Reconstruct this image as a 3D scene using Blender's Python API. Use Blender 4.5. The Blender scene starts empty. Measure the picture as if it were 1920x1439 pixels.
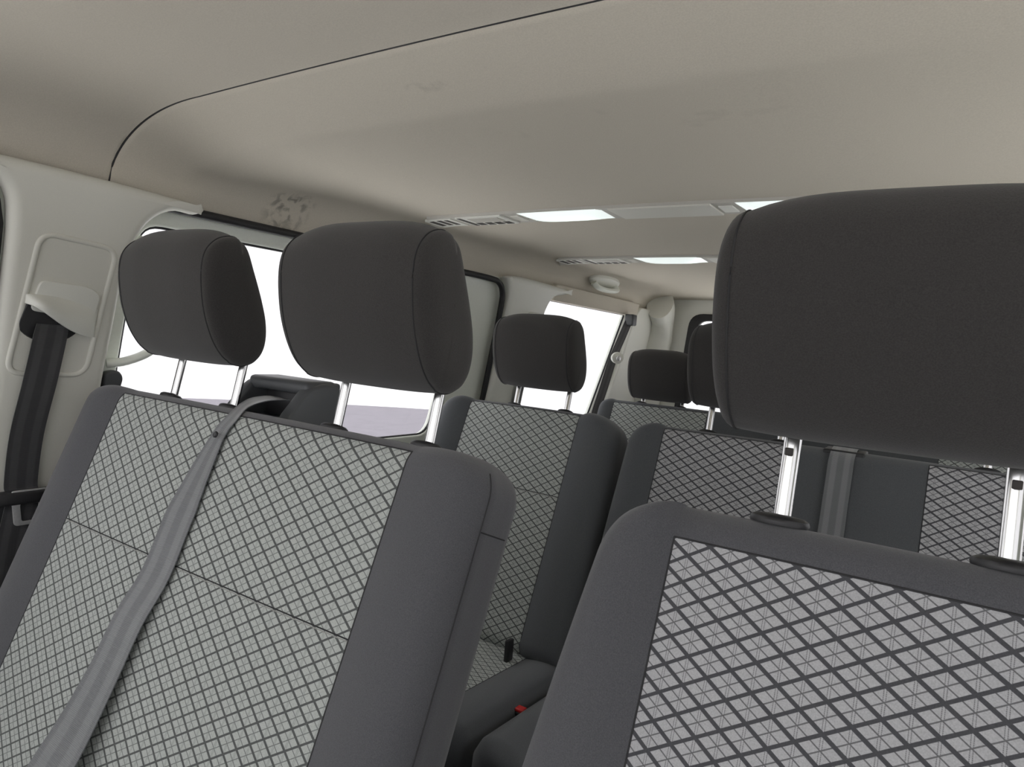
import bpy, bmesh, math, random
from mathutils import Vector, Matrix
from mathutils.geometry import tessellate_polygon
random.seed(4)
C = bpy.context.scene.collection
SC = bpy.context.scene
GZ = 1.62                      # eye height above the ground outside; all coordinates below are relative to the eye

# ------------------------------------------------------------------ camera
yaw, pitch, roll, FPX = 0.577, -0.0571, 0.0809, 1277.0
cam_d = bpy.data.cameras.new('camera'); cam = bpy.data.objects.new('camera', cam_d); C.objects.link(cam)
fw = Vector((-math.sin(yaw)*math.cos(pitch), math.cos(yaw)*math.cos(pitch), math.sin(pitch)))
rt = Vector((math.cos(yaw), math.sin(yaw), 0)); up = rt.cross(fw)
rt2 = rt*math.cos(roll) + up*math.sin(roll); up2 = up*math.cos(roll) - rt*math.sin(roll)
M3 = Matrix((rt2, up2, -fw)).transposed()
cam.matrix_world = Matrix.Translation((0, 0, GZ)) @ M3.to_4x4()
cam_d.sensor_width = 36; cam_d.lens = FPX/1920*36; cam_d.clip_start = 0.02; cam_d.clip_end = 500
SC.camera = cam
# ------------------------------------------------------------------ sky and exposure
SC.view_settings.view_transform = 'Standard'; SC.view_settings.look = 'None'
SC.view_settings.exposure = 0.40; SC.view_settings.gamma = 1; SC.view_settings.use_curve_mapping = False
W = bpy.data.worlds.new('overcast_sky'); SC.world = W; W.use_nodes = True
bg = W.node_tree.nodes['Background']
SKY = 1.75
bg.inputs[0].default_value = (0.965, 0.955, 0.985, 1); bg.inputs[1].default_value = SKY
W.cycles.sampling_method = 'AUTOMATIC' if hasattr(W, 'cycles') else None
sun_d = bpy.data.lights.new('sun', 'SUN'); sun = bpy.data.objects.new('sun', sun_d); C.objects.link(sun)
sun_d.energy = 13.0; sun_d.angle = math.radians(3); sun_d.color = (1.0, 0.985, 0.96)
sun.rotation_euler = Vector((0.36, 0.22, 0.90)).to_track_quat('Z', 'Y').to_euler()
SC.cycles.max_bounces = 10; SC.cycles.diffuse_bounces = 6; SC.cycles.transparent_max_bounces = 16

# ------------------------------------------------------------------ materials
def nt(name):
    m = bpy.data.materials.new(name); m.use_nodes = True
    return m, m.node_tree, m.node_tree.nodes['Principled BSDF']
def plain(name, col, rough=0.6, metal=0.0, bump=0.0, bscale=200, var=0.06, spec=0.5, stains=0.0):
    m, t, b = nt(name); N = t.nodes; L = t.links
    b.inputs['Roughness'].default_value = rough; b.inputs['Metallic'].default_value = metal
    b.inputs['Specular IOR Level'].default_value = spec
    tc = N.new('ShaderNodeTexCoord'); no = N.new('ShaderNodeTexNoise'); no.inputs['Scale'].default_value = bscale
    no.inputs['Detail'].default_value = 3
    L.new(tc.outputs['Object'], no.inputs['Vector'])
    mr = N.new('ShaderNodeMapRange'); mr.inputs[1].default_value = 0.3; mr.inputs[2].default_value = 0.7
    mr.inputs[3].default_value = 1-var; mr.inputs[4].default_value = 1+var
    L.new(no.outputs[0], mr.inputs[0])
    mx = N.new('ShaderNodeVectorMath'); mx.operation = 'SCALE'; mx.inputs[0].default_value = col[:3]
    L.new(mr.outputs[0], mx.inputs['Scale'])
    last = mx.outputs[0]
    L.new(last, b.inputs['Base Color'])
    if bump > 0:
        bp = N.new('ShaderNodeBump'); bp.inputs['Strength'].default_value = bump; bp.inputs['Distance'].default_value = 0.001
        L.new(no.outputs[0], bp.inputs['Height']); L.new(bp.outputs[0], b.inputs['Normal'])
    return m
def math_node(t, op, a, b=None, c=None):
    n = t.nodes.new('ShaderNodeMath'); n.operation = op
    for i, v in enumerate((a, b, c)):
        if v is None: continue
        if isinstance(v, (int, float)): n.inputs[i].default_value = v
        else: t.links.new(v, n.inputs[i])
    return n.outputs[0]
def woven(name, col, fine=900, sheen=0.25, var=0.22):
    """dark plain cloth: fine weave mottling, soft sheen"""
    m = plain(name, col, 0.95, bump=0.35, bscale=fine, var=var, spec=0.2)
    b = m.node_tree.nodes['Principled BSDF']
    b.inputs['Sheen Weight'].default_value = sheen; b.inputs['Sheen Roughness'].default_value = 0.6
    return m
def pattern(name, light, dark, mid, Wd=0.042, Hd=0.027, tk=0.080):
    """diamond lattice cloth; UV in metres"""
    m, t, b = nt(name); N = t.nodes; L = t.links
    b.inputs['Roughness'].default_value = 0.9; b.inputs['Specular IOR Level'].default_value = 0.2
    b.inputs['Sheen Weight'].default_value = 0.15
    uv = N.new('ShaderNodeUVMap'); sp = N.new('ShaderNodeSeparateXYZ'); L.new(uv.outputs[0], sp.inputs[0])
    u = math_node(t, 'DIVIDE', sp.outputs[0], Wd); v = math_node(t, 'DIVIDE', sp.outputs[1], Hd)
    a = math_node(t, 'ADD', u, v); c = math_node(t, 'SUBTRACT', u, v)
    def dist(x, period=1.0, off=0.0):           # distance to nearest multiple of period
        x2 = math_node(t, 'ADD', x, off+500*period)
        return math_node(t, 'PINGPONG', x2, period/2)
    def line(d, w, soft=0.012):
        n = N.new('ShaderNodeMapRange'); n.interpolation_type = 'SMOOTHSTEP'
        L.new(d, n.inputs[0]); n.inputs[1].default_value = w-soft; n.inputs[2].default_value = w+soft
        n.inputs[3].default_value = 1; n.inputs[4].default_value = 0
        return n.outputs[0]
    thick = math_node(t, 'MAXIMUM', line(dist(a), tk*1.1), line(dist(c), tk*.92))
    thin = math_node(t, 'MAXIMUM', line(dist(a, 1, .5), 0.027), line(dist(c, 1, .5), 0.027))
    # paired dotted upright lines
    du = dist(u, 0.5)
    pair = line(math_node(t, 'ABSOLUTE', math_node(t, 'SUBTRACT', du, 0.026)), 0.008, 0.008)
    dots = line(dist(sp.outputs[1], 0.0016), 0.0005, 0.0002)
    pair = math_node(t, 'MULTIPLY', pair, math_node(t, 'MULTIPLY_ADD', dots, 0.5, 0.38))
    # fine horizontal threads and blotch
    thr = math_node(t, 'MULTIPLY', line(dist(sp.outputs[1], 0.0011), 0.00022, 0.0001), 0.10)
    fac = math_node(t, 'MAXIMUM', math_node(t, 'MULTIPLY', thin, 0.9), pair)
    fac = math_node(t, 'MAXIMUM', fac, thr)
    mx1 = N.new('ShaderNodeMix'); mx1.data_type = 'RGBA'; L.new(fac, mx1.inputs[0])
    mx1.inputs[6].default_value = (*light, 1); mx1.inputs[7].default_value = (*mid, 1)
    mx2 = N.new('ShaderNodeMix'); mx2.data_type = 'RGBA'; L.new(thick, mx2.inputs[0])
    L.new(mx1.outputs[2], mx2.inputs[6]); mx2.inputs[7].default_value = (*dark, 1)
    no = N.new('ShaderNodeTexNoise'); no.inputs['Scale'].default_value = 700; tc = N.new('ShaderNodeTexCoord'); L.new(tc.outputs['Object'], no.inputs[0])
    mr = N.new('ShaderNodeMapRange'); mr.inputs[1].default_value = .3; mr.inputs[2].default_value = .7; mr.inputs[3].default_value = .88; mr.inputs[4].default_value = 1.1
    L.new(no.outputs[0], mr.inputs[0])
    sc = N.new('ShaderNodeVectorMath'); sc.operation = 'SCALE'; L.new(mx2.outputs[2], sc.inputs[0]); L.new(mr.outputs[0], sc.inputs['Scale'])
    L.new(sc.outputs[0], b.inputs['Base Color'])
    bp = N.new('ShaderNodeBump'); bp.inputs['Strength'].default_value = 0.25; bp.inputs['Distance'].default_value = 0.0012
    L.new(math_node(t, 'SUBTRACT', 1.0, thick), bp.inputs['Height']); L.new(bp.outputs[0], b.inputs['Normal'])
    return m
def headliner(name, col):
    m, t, b = nt(name); N = t.nodes; L = t.links
    b.inputs['Roughness'].default_value = 0.95; b.inputs['Specular IOR Level'].default_value = 0.15
    tc = N.new('ShaderNodeTexCoord')
    no = N.new('ShaderNodeTexNoise'); no.inputs['Scale'].default_value = 450; no.inputs['Detail'].default_value = 3
    L.new(tc.outputs['Object'], no.inputs[0])
    mr = N.new('ShaderNodeMapRange'); mr.inputs[1].default_value = .3; mr.inputs[2].default_value = .7; mr.inputs[3].default_value = .94; mr.inputs[4].default_value = 1.05
    L.new(no.outputs[0], mr.inputs[0])
    # grubby scuff marks at the places they have on the cloth
    def scuff(cx, cy, rx, ry, thr, sc_):
        sp = N.new('ShaderNodeSeparateXYZ'); L.new(tc.outputs['Object'], sp.inputs[0])
        x = math_node(t, 'DIVIDE', math_node(t, 'SUBTRACT', sp.outputs[0], cx), rx)
        y = math_node(t, 'DIVIDE', math_node(t, 'SUBTRACT', sp.outputs[1], cy), ry)
        r = math_node(t, 'ADD', math_node(t, 'MULTIPLY', x, x), math_node(t, 'MULTIPLY', y, y))
        fall = math_node(t, 'SUBTRACT', 1.0, math_node(t, 'MINIMUM', r, 1.0))
        n2 = N.new('ShaderNodeTexNoise'); n2.inputs['Scale'].default_value = sc_; n2.inputs['Detail'].default_value = 5; n2.inputs['Distortion'].default_value = 0.5
        L.new(tc.outputs['Object'], n2.inputs[0])
        m2 = N.new('ShaderNodeMapRange'); m2.inputs[1].default_value = thr; m2.inputs[2].default_value = thr+.15; L.new(n2.outputs[0], m2.inputs[0])
        return math_node(t, 'MULTIPLY', m2.outputs[0], fall)
    s = math_node(t, 'MAXIMUM', scuff(-1.515, 1.185, .05, .085, .47, 34), math_node(t, 'MULTIPLY', scuff(-0.745, 0.83, .05, .02, .50, 40), .35))
    s = math_node(t, 'MAXIMUM', s, math_node(t, 'MULTIPLY', scuff(-0.45, 1.02, .35, .12, .60, 14), .25))
    s = math_node(t, 'MULTIPLY', s, 0.55)
    k = math_node(t, 'MULTIPLY', mr.outputs[0], math_node(t, 'SUBTRACT', 1.0, s))
    sc = N.new('ShaderNodeVectorMath'); sc.operation = 'SCALE'; sc.inputs[0].default_value = col; L.new(k, sc.inputs['Scale'])
    L.new(sc.outputs[0], b.inputs['Base Color'])
    bp = N.new('ShaderNodeBump'); bp.inputs['Strength'].default_value = 0.15; bp.inputs['Distance'].default_value = 0.001
    L.new(no.outputs[0], bp.inputs['Height']); L.new(bp.outputs[0], b.inputs['Normal'])
    return m
def webbing(name, col, col2, across=0.3):
    """seat belt: UV x across 0..1, y along in metres"""
    m, t, b = nt(name); N = t.nodes; L = t.links
    b.inputs['Roughness'].default_value = 0.42; b.inputs['Specular IOR Level'].default_value = 0.6
    b.inputs['Sheen Weight'].default_value = 0.5
    uv = N.new('ShaderNodeUVMap'); sp = N.new('ShaderNodeSeparateXYZ'); L.new(uv.outputs[0], sp.inputs[0])
    st = math_node(t, 'PINGPONG', math_node(t, 'ADD', sp.outputs[0], 0.0), 0.25)
    mr = N.new('ShaderNodeMapRange'); mr.interpolation_type = 'SMOOTHSTEP'; L.new(st, mr.inputs[0])
    mr.inputs[1].default_value = 0.10; mr.inputs[2].default_value = 0.17
    rib = math_node(t, 'PINGPONG', sp.outputs[1], 0.0011)
    mx = N.new('ShaderNodeMix'); mx.data_type = 'RGBA'; L.new(mr.outputs[0], mx.inputs[0])
    mx.inputs[6].default_value = (*col, 1); mx.inputs[7].default_value = (*col2, 1)
    L.new(mx.outputs[2], b.inputs['Base Color'])
    bp = N.new('ShaderNodeBump'); bp.inputs['Strength'].default_value = 0.5; bp.inputs['Distance'].default_value = 0.001
    L.new(math_node(t, 'MULTIPLY', rib, 900), bp.inputs['Height']); L.new(bp.outputs[0], b.inputs['Normal'])
    return m
def tinted_glass(name, T):
    m = bpy.data.materials.new(name); m.use_nodes = True; t = m.node_tree; N = t.nodes; L = t.links
    N.remove(N['Principled BSDF']); out = N['Material Output']
    tr = N.new('ShaderNodeBsdfTransparent'); tr.inputs[0].default_value = (*T, 1)
    gl = N.new('ShaderNodeBsdfGlossy'); gl.inputs['Roughness'].default_value = 0.02
    lw = N.new('ShaderNodeLayerWeight'); lw.inputs[0].default_value = 0.5
    fr = math_node(t, 'MULTIPLY_ADD', math_node(t, 'POWER', lw.outputs['Facing'], 5.0), 0.35, 0.02)
    mx = N.new('ShaderNodeMixShader'); L.new(fr, mx.inputs[0]); L.new(tr.outputs[0], mx.inputs[1]); L.new(gl.outputs[0], mx.inputs[2])
    L.new(mx.outputs[0], out.inputs[0])
    return m
def emitter(name, col, s):
    m, t, b = nt(name)
    b.inputs['Base Color'].default_value = (.8, .82, .82, 1); b.inputs['Roughness'].default_value = .3
    b.inputs['Emission Color'].default_value = (*col, 1); b.inputs['Emission Strength'].default_value = s
    return m

M = {}
M['liner'] = headliner('beige_headliner', (0.60, 0.56, 0.485))
M['liner_front'] = headliner('grey_beige_headliner', (0.555, 0.518, 0.452))
M['trim'] = plain('pale_grey_plastic', (0.76, 0.765, 0.71), 0.45, bump=0.12, bscale=700, var=0.02)
M['trim_dark'] = plain('grey_beige_plastic', (0.70, 0.695, 0.635), 0.5, bump=0.1, bscale=700, var=0.02)
M['door'] = plain('cream_white_paint', (0.83, 0.86, 0.79), 0.35, var=0.02)
M['rubber'] = plain('black_rubber', (0.018, 0.018, 0.02), 0.6, var=0.1)
M['black'] = plain('black_plastic', (0.022, 0.022, 0.024), 0.45, bump=0.1, bscale=900)
M['charcoal'] = plain('charcoal_plastic', (0.075, 0.08, 0.085), 0.42, bump=0.15, bscale=900, var=0.05)
M['dark_trim'] = plain('dark_lower_trim', (0.03, 0.03, 0.033), 0.7)
M['cloth'] = woven('charcoal_cloth', (0.088, 0.089, 0.098))
M['cloth_row'] = woven('slate_cloth', (0.090, 0.096, 0.104))
M['head'] = woven('black_brown_cloth', (0.040, 0.0378, 0.0368), fine=800, sheen=0.18)
M['seam'] = plain('dark_stitching', (0.03, 0.03, 0.032), 0.8)
M['lightseam'] = plain('pale_stitching', (0.33, 0.33, 0.31), 0.8)
M['pattern'] = pattern('diamond_cloth', (0.455, 0.458, 0.472), (0.075, 0.076, 0.083), (0.11, 0.11, 0.115))
M['pattern_green'] = pattern('diamond_cloth_bench', (0.475, 0.50, 0.48), (0.10, 0.107, 0.105), (0.15, 0.16, 0.155), Wd=0.040, tk=0.070)
M['chrome'] = plain('polished_steel', (0.62, 0.62, 0.61), 0.16, metal=1.0, var=0.01)
M['steel'] = plain('brushed_steel', (0.60, 0.60, 0.61), 0.35, metal=0.55)
M['belt'] = webbing('dark_webbing', (0.030, 0.030, 0.034), (0.060, 0.060, 0.066))
M['belt_grey'] = webbing('grey_webbing', (0.14, 0.147, 0.158), (0.205, 0.213, 0.225))
M['red'] = plain('red_plastic', (0.65, 0.03, 0.03), 0.4)
M['lamp'] = emitter('lit_diffuser', (0.90, 1.0, 0.97), 0.55)
M['slot'] = plain('dark_slot', (0.05, 0.045, 0.04), 0.7)
M['vent'] = plain('vent_grey', (0.52, 0.505, 0.46), 0.5, var=0.02)
M['glass'] = tinted_glass('tinted_window_glass', (0.79, 0.79, 0.79))
M['floor'] = plain('dark_rubber_floor', (0.05, 0.05, 0.052), 0.8)
M['ground'] = plain('pale_bounce_ground', (0.60, 0.60, 0.595), 0.9, bscale=2)  # unseen ground near the van, made pale to bounce light onto the ceiling
M['asphalt'] = plain('grey_asphalt', (0.085, 0.08, 0.095), 0.9, bscale=4)

# ------------------------------------------------------------------ object helpers
def mk(name, verts, faces, mat, parent=None, origin=(0, 0, 0), smooth=True, uvs=None, mats=None, loc=None, sharp=None):
    """verts in eye-relative world coordinates; stored relative to origin (the thing's base)"""
    o = Vector(origin)
    me = bpy.data.meshes.new(name)
    me.from_pydata([Vector(v)-o for v in verts], [], faces)
    if uvs is not None:
        lay = me.uv_layers.new(name='UVMap')
        for p in me.polygons:
            for li in p.loop_indices: lay.data[li].uv = uvs[me.loops[li].vertex_index]
    bm = bmesh.new(); bm.from_mesh(me)
    bmesh.ops.recalc_face_normals(bm, faces=bm.faces) if uvs is None else None
    bm.to_mesh(me); bm.free()
    me.materials.append(mat)
    for p in me.polygons: p.use_smooth = smooth
    if smooth:
        try: me.set_sharp_from_angle(angle=math.radians(sharp or 40))
        except Exception: pass
    ob = bpy.data.objects.new(name, me); C.objects.link(ob)
    if parent is not None: ob.parent = parent
    else: ob.location = (o.x, o.y, o.z+GZ)
    return ob
def thing(name, loc, label, cat, group=None):
    o = bpy.data.objects.new(name, None); C.objects.link(o); o.empty_display_size = .05
    o.location = (loc[0], loc[1], loc[2]+GZ)
    o['label'] = label; o['category'] = cat
    if group: o['group'] = group
    o['_o'] = tuple(loc)
    return o
def org(p):
    while p is not None and '_o' not in p: p = p.parent
    return tuple(p['_o']) if p is not None else (0, 0, 0)
def part(name, vf, mat, parent, smooth=True, uvs=None, sharp=None):
    return mk(name, vf[0], vf[1], mat, parent, org(parent), smooth, uvs, sharp=sharp)
def struct(name, vf, mat, smooth=True, sharp=None, parent=None):
    o = mk(name, vf[0], vf[1], mat, parent, (0, 0, 0), smooth, sharp=sharp)
    if parent is None:
        o['kind'] = 'structure'
    return o
def join(*vfs):
    V, F = [], []
    for v, f in vfs:
        k = len(V); V += list(v); F += [tuple(i+k for i in q) for q in f]
    return V, F
def box(x0, x1, y0, y1, z0, z1, r=0.0, seg=3):
    bm = bmesh.new(); bmesh.ops.create_cube(bm, size=1)
    for v in bm.verts: v.co = ((x0+x1)/2+v.co.x*(x1-x0), (y0+y1)/2+v.co.y*(y1-y0), (z0+z1)/2+v.co.z*(z1-z0))
    if r > 0: bmesh.ops.bevel(bm, geom=bm.edges[:], offset=r, segments=seg, profile=0.5, affect='EDGES')
    bm.verts.ensure_lookup_table()
    out = [v.co.copy() for v in bm.verts], [tuple(v.index for v in f.verts) for f in bm.faces]
    bm.free(); return out
def xf(vf, m): return [m @ Vector(v) for v in vf[0]], vf[1]
def catmull(P, n=6, closed=False):
    P = [Vector(p) for p in P]; out = []; N = len(P)
    rng = range(N) if closed else range(N-1)
    for i in rng:
        if closed: p0, p1, p2, p3 = P[i-1], P[i], P[(i+1) % N], P[(i+2) % N]
        else: p0, p1, p2, p3 = P[max(i-1, 0)], P[i], P[i+1], P[min(i+2, N-1)]
        for k in range(n):
            t = k/n
            out.append(0.5*((2*p1)+(p2-p0)*t+(2*p0-5*p1+4*p2-p3)*t*t+(3*p1-p0-3*p2+p3)*t**3))
    if not closed: out.append(P[-1])
    return out
def tube(path, r, n=10, ref=(0, 0, 1), rx=None, closed=False):
    """tube (oval when rx given: rx along ref)"""
    P = [Vector(p) for p in path]; V = []; F = []; N = len(P); ref = Vector(ref)
    for i, p in enumerate(P):
        d = (P[(i+1) % N]-P[i-1]) if closed else (P[min(i+1, N-1)]-P[max(i-1, 0)])
        d.normalize(); a = ref-d*ref.dot(d)
        if a.length < 1e-4: a = Vector((1, 0, 0))-d*d.x
        a.normalize(); b = d.cross(a)
        for k in range(n):
            an = 2*math.pi*k/n
            V.append(p+a*math.cos(an)*(rx or r)+b*math.sin(an)*r)
    for i in range(N if closed else N-1):
        j = (i+1) % N
        for k in range(n):
            l = (k+1) % n; F.append((i*n+k, i*n+l, j*n+l, j*n+k))
    if not closed: F.append(tuple(range(n))[::-1]); F.append(tuple((N-1)*n+k for k in range(n)))
    return V, F
def lathe(c, axis, prof, n=28, sx=1.0, sy=1.0):
    """profile [(r,h)] around axis at c; oval factors along the two side directions"""
    ax = Vector(axis).normalized(); a = Vector((1, 0, 0)); a = (a-ax*a.dot(ax)).normalized(); b = ax.cross(a)
    V = []; F = []
    for r, h in prof:
        for k in range(n):
            t = 2*math.pi*k/n; V.append(Vector(c)+ax*h+a*math.cos(t)*r*sx+b*math.sin(t)*r*sy)
    for i in range(len(prof)-1):
        for k in range(n):
            l = (k+1) % n; F.append((i*n+k, i*n+l, (i+1)*n+l, (i+1)*n+k))
    F.append(tuple(range(n))[::-1]); F.append(tuple((len(prof)-1)*n+k for k in range(n)))
    return V, F
def plate(outline, holes, thick, bevel, mp):
    """2-D outline with holes, given real thickness and rounded rims, then bent by mp(u, v, w)"""
    cu = bpy.data.curves.new('t', 'CURVE'); cu.dimensions = '2D'; cu.fill_mode = 'BOTH'
    cu.extrude = max(thick/2-bevel, 1e-4); cu.bevel_depth = bevel; cu.bevel_resolution = 3
    cu.offset = -bevel
    for pl in [outline]+list(holes):
        s = cu.splines.new('POLY'); s.points.add(len(pl)-1); s.use_cyclic_u = True
        for i, p in enumerate(pl): s.points[i].co = (p[0], p[1], 0, 1)
    ob = bpy.data.objects.new('t', cu); C.objects.link(ob)
    dg = bpy.context.evaluated_depsgraph_get(); me = bpy.data.meshes.new_from_object(ob.evaluated_get(dg))
    V = [mp(v.co.x, v.co.y, v.co.z) for v in me.vertices]; F = [tuple(p.vertices) for p in me.polygons]
    bpy.data.objects.remove(ob); bpy.data.curves.remove(cu); bpy.data.meshes.remove(me)
    return weld(V, F)
def weld(V, F, d=1e-5):
    bm = bmesh.new(); vs = [bm.verts.new(v) for v in V]
    for f in F:
        try: bm.faces.new([vs[i] for i in f])
        except ValueError: pass
    bmesh.ops.remove_doubles(bm, verts=bm.verts, dist=d); bm.verts.index_update()
    out = [v.co.copy() for v in bm.verts], [tuple(v.index for v in f.verts) for f in bm.faces]
    bm.free(); return out
def roundpoly(P, r, n=6):
    """polygon with every corner rounded; r scalar or list"""
    out = []; N = len(P)
    for i in range(N):
        p = Vector((*P[i], 0)); a = Vector((*P[i-1], 0))-p; b = Vector((*P[(i+1) % N], 0))-p
        rr = r[i] if isinstance(r, (list, tuple)) else r
        rr = min(rr, a.length*.48, b.length*.48)
        if rr <= 1e-5: out.append((p.x, p.y)); continue
        A = p+a.normalized()*rr; B = p+b.normalized()*rr
        for k in range(n+1):
            t = k/n; q = A*(1-t)**2+p*2*t*(1-t)+B*t*t; out.append((q.x, q.y))
    return out
def ribbon(centers, sides, widths, thick=0.0016, n=6, crown=0.0):
    """webbing strap: centre points, unit side vectors, widths -> (verts, faces, uvs)"""
    V = []; F = []; U = []; L = 0; m = len(centers)
    for i in range(m):
        c = Vector(centers[i]); s = Vector(sides[i]).normalized()
        d = Vector(centers[min(i+1, m-1)])-Vector(centers[max(i-1, 0)]); nrm = s.cross(d).normalized()
        if i: L += (c-Vector(centers[i-1])).length
        for sg in (1, -1):
            for k in range(n+1):
                t = k/n-0.5
                V.append(c+s*t*widths[i]+nrm*(sg*thick/2+crown*(0.25-t*t))); U.append((k/n, L))
    st = 2*(n+1)
    for i in range(m-1):
        for k in range(n):
            a = i*st+k; F.append((a, a+1, a+1+st, a+st))
            a = i*st+n+1+k; F.append((a+1, a, a+st, a+1+st))
        a = i*st; b = i*st+n+1; F.append((b, a, a+st, b+st))
        a = i*st+n; b = i*st+2*n+1; F.append((a, b, b+st, a+st))
    return V, F, U

# ------------------------------------------------------------------ van body shell
CX = -0.56                                   # centre line of the van
def Xw(z): return -1.600+(z+0.22)*0.155       # inner face of the left wall, leaning inwards at the top
def mpL(u, v, w): return Vector((Xw(v)+w, u, v))
def mpR(u, v, w): return Vector((2*CX-Xw(v)-w, u, v))
FLOOR = -1.12
hole_front = roundpoly([(-0.50, -0.32), (0.46, -0.32), (0.485, 0.05), (0.47, 0.205), (-0.25, 0.205)], [.05, .06, .05, .07, .06])
hole_slide = roundpoly([(0.80, -0.36), (1.97, -0.36), (2.03, 0.203), (0.82, 0.203)], [.05, .06, .055, .05])
hole_rear = roundpoly([(2.52, -0.36), (3.29, -0.36), (3.46, 0.212), (2.56, 0.212)], [.04, .04, .015, .03])
wall_out = [(-0.95, FLOOR), (3.90, FLOOR), (3.90, 0.262), (-0.55, 0.262), (-0.95, -0.3)]
for nm, mp in (('wall_left', mpL), ('wall_right', mpR)):
    struct(nm, plate(wall_out, [hole_front, hole_slide, hole_rear], 0.035, 0.009, lambda u, v, w, mp=mp: mp(u, v, w-0.032)), M['door'], sharp=35)
# glass
wi = 1
for nm, mp in (('L', mpL), ('R', mpR)):
    for h in ([(-0.52, -0.34), (0.50, -0.34), (0.50, 0.22), (-0.26, 0.22)], [(0.78, -0.38), (2.05, -0.38), (2.05, 0.215), (0.78, 0.215)], [(2.50, -0.38), (3.48, -0.38), (3.48, 0.222), (2.50, 0.222)]):
        struct('window_%d' % wi, plate(h, [], 0.004, 0.0005, lambda u, v, w, mp=mp: mp(u, v, w-0.034)), M['glass'], smooth=False); wi += 1
# rear wall with tailgate window
def mpB(u, v, w): return Vector((u, 3.905-w, v))
rear_out = [(-1.72, FLOOR), (0.60, FLOOR), (0.60, 0.42), (-1.72, 0.42)]
rear_hole = roundpoly([(-1.335, -0.33), (2*CX+1.335, -0.33), (2*CX+1.28, 0.232), (-1.28, 0.232)], .06)
struct('wall_back', plate(rear_out, [rear_hole], 0.05, 0.008, mpB), M['trim'], sharp=35)
struct('window_%d' % wi, plate([(-1.36, -0.35), (2*CX+1.36, -0.35), (2*CX+1.36, 0.25), (-1.36, 0.25)], [], 0.004, .0005, lambda u, v, w: Vector((u, 3.93-w, v))), M['glass'], smooth=False); wi += 1
gk_o = roundpoly([(-1.375, -0.37), (2*CX+1.375, -0.37), (2*CX+1.325, 0.262), (-1.325, 0.262)], .08)
gk_i = roundpoly([(-1.325, -0.32), (2*CX+1.325, -0.32), (2*CX+1.27, 0.222), (-1.27, 0.222)], .055)
struct('trim_1', plate(gk_o, [gk_i], 0.03, 0.008, lambda u, v, w: Vector((u, 3.868-w, v))), M['rubber'])
# floor
struct('floor', box(-1.75, 0.63, -0.95, 3.95, FLOOR-0.05, FLOOR), M['floor'], smooth=False)

# ceiling: cross-section swept along the van
def prof(t, y=0.0):
    a = abs(t); b = min(max((y-0.85)/0.6, 0), 1); b = b*b*(3-2*b)
    kn = 0.66+0.12*b
    if a < kn: return 1-0.05*(a/kn)**2
    s = min((a-kn)/(0.985-kn), 1)
    return 0.95*math.sqrt(max(1-s**(2.3+0.7*b), 0))
def ceiling(name, ys, mat, edge=None):
    us = [-0.985+0.985*2*i/110 for i in range(111)]
    V = []; F = []
    for (y, h, z0) in ys:
        for u in us:
            V.append(Vector((CX+u, y, z0+(h-z0)*prof(u, y))))
    n = len(us)
    for i in range(len(ys)-1):
        for k in range(n-1): F.append((i*n+k, i*n+k+1, (i+1)*n+k+1, (i+1)*n+k))
    # real thickness: a top skin 2 cm above, closed all round
    m = len(V); V += [v+Vector((0, 0, 0.02)) for v in V[:m]]
    F += [tuple(i+m for i in f[::-1]) for f in F[:]]
    R = len(ys)
    for k in range(n-1):
        F.append((k, m+k, m+k+1, k+1)); b = (R-1)*n; F.append((b+k, b+k+1, m+b+k+1, m+b+k))
    for i in range(R-1):
        F.append((i*n, (i+1)*n, m+(i+1)*n, m+i*n)); F.append((i*n+n-1, m+i*n+n-1, m+(i+1)*n+n-1, (i+1)*n+n-1))
    return struct(name, (V, F), mat, sharp=50)
SEAM = 0.742
ceiling('ceiling', [(-0.60, 0.36, 0.25), (-0.45, 0.40, 0.25), (-0.2, 0.418, 0.25), (0.2, 0.424, .252), (0.5, 0.424, .254), (SEAM-0.03, 0.4215, .2555), (SEAM-0.010, 0.4195, .2555), (SEAM-0.004, 0.4185, .2565), (SEAM-0.0015, 0.4215, .26)], M['liner_front'])
ys = []
for i in range(40):
    y = SEAM+i*0.006
    t = min(max((y-SEAM)/0.165, 0), 1); 
    h = 0.4165-0.0385*(t**1.15 if t < 1 else 1)
    if i == 0: h = .4195
    ys.append((y, h, 0.2555 if i else .259))
# soften the crease
hs = [a[1] for a in ys]
for i in range(18, 38): ys[i] = (ys[i][0], sum(hs[i-2:i+3])/len(hs[i-2:i+3]), ys[i][2])
y = ys[-1][0]
while y < 3.89:
    y += 0.06; ys.append((y, 0.378-0.004*max(0, (y-1.9)/2)**1.5-0.03*max(0, (y-3.3)/.6)**2, 0.2555))
ceiling('ceiling', ys, M['liner'])

struct('trim_13', tube([(CX-0.985+1.97*i/160, SEAM-.0005, .2585+(.4205-.2585)*prof(-0.985+1.97*i/160)) for i in range(161)], .0022, 8), M['seam'])  # dark tube along the headliner joint, standing in for its shadow line
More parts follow.
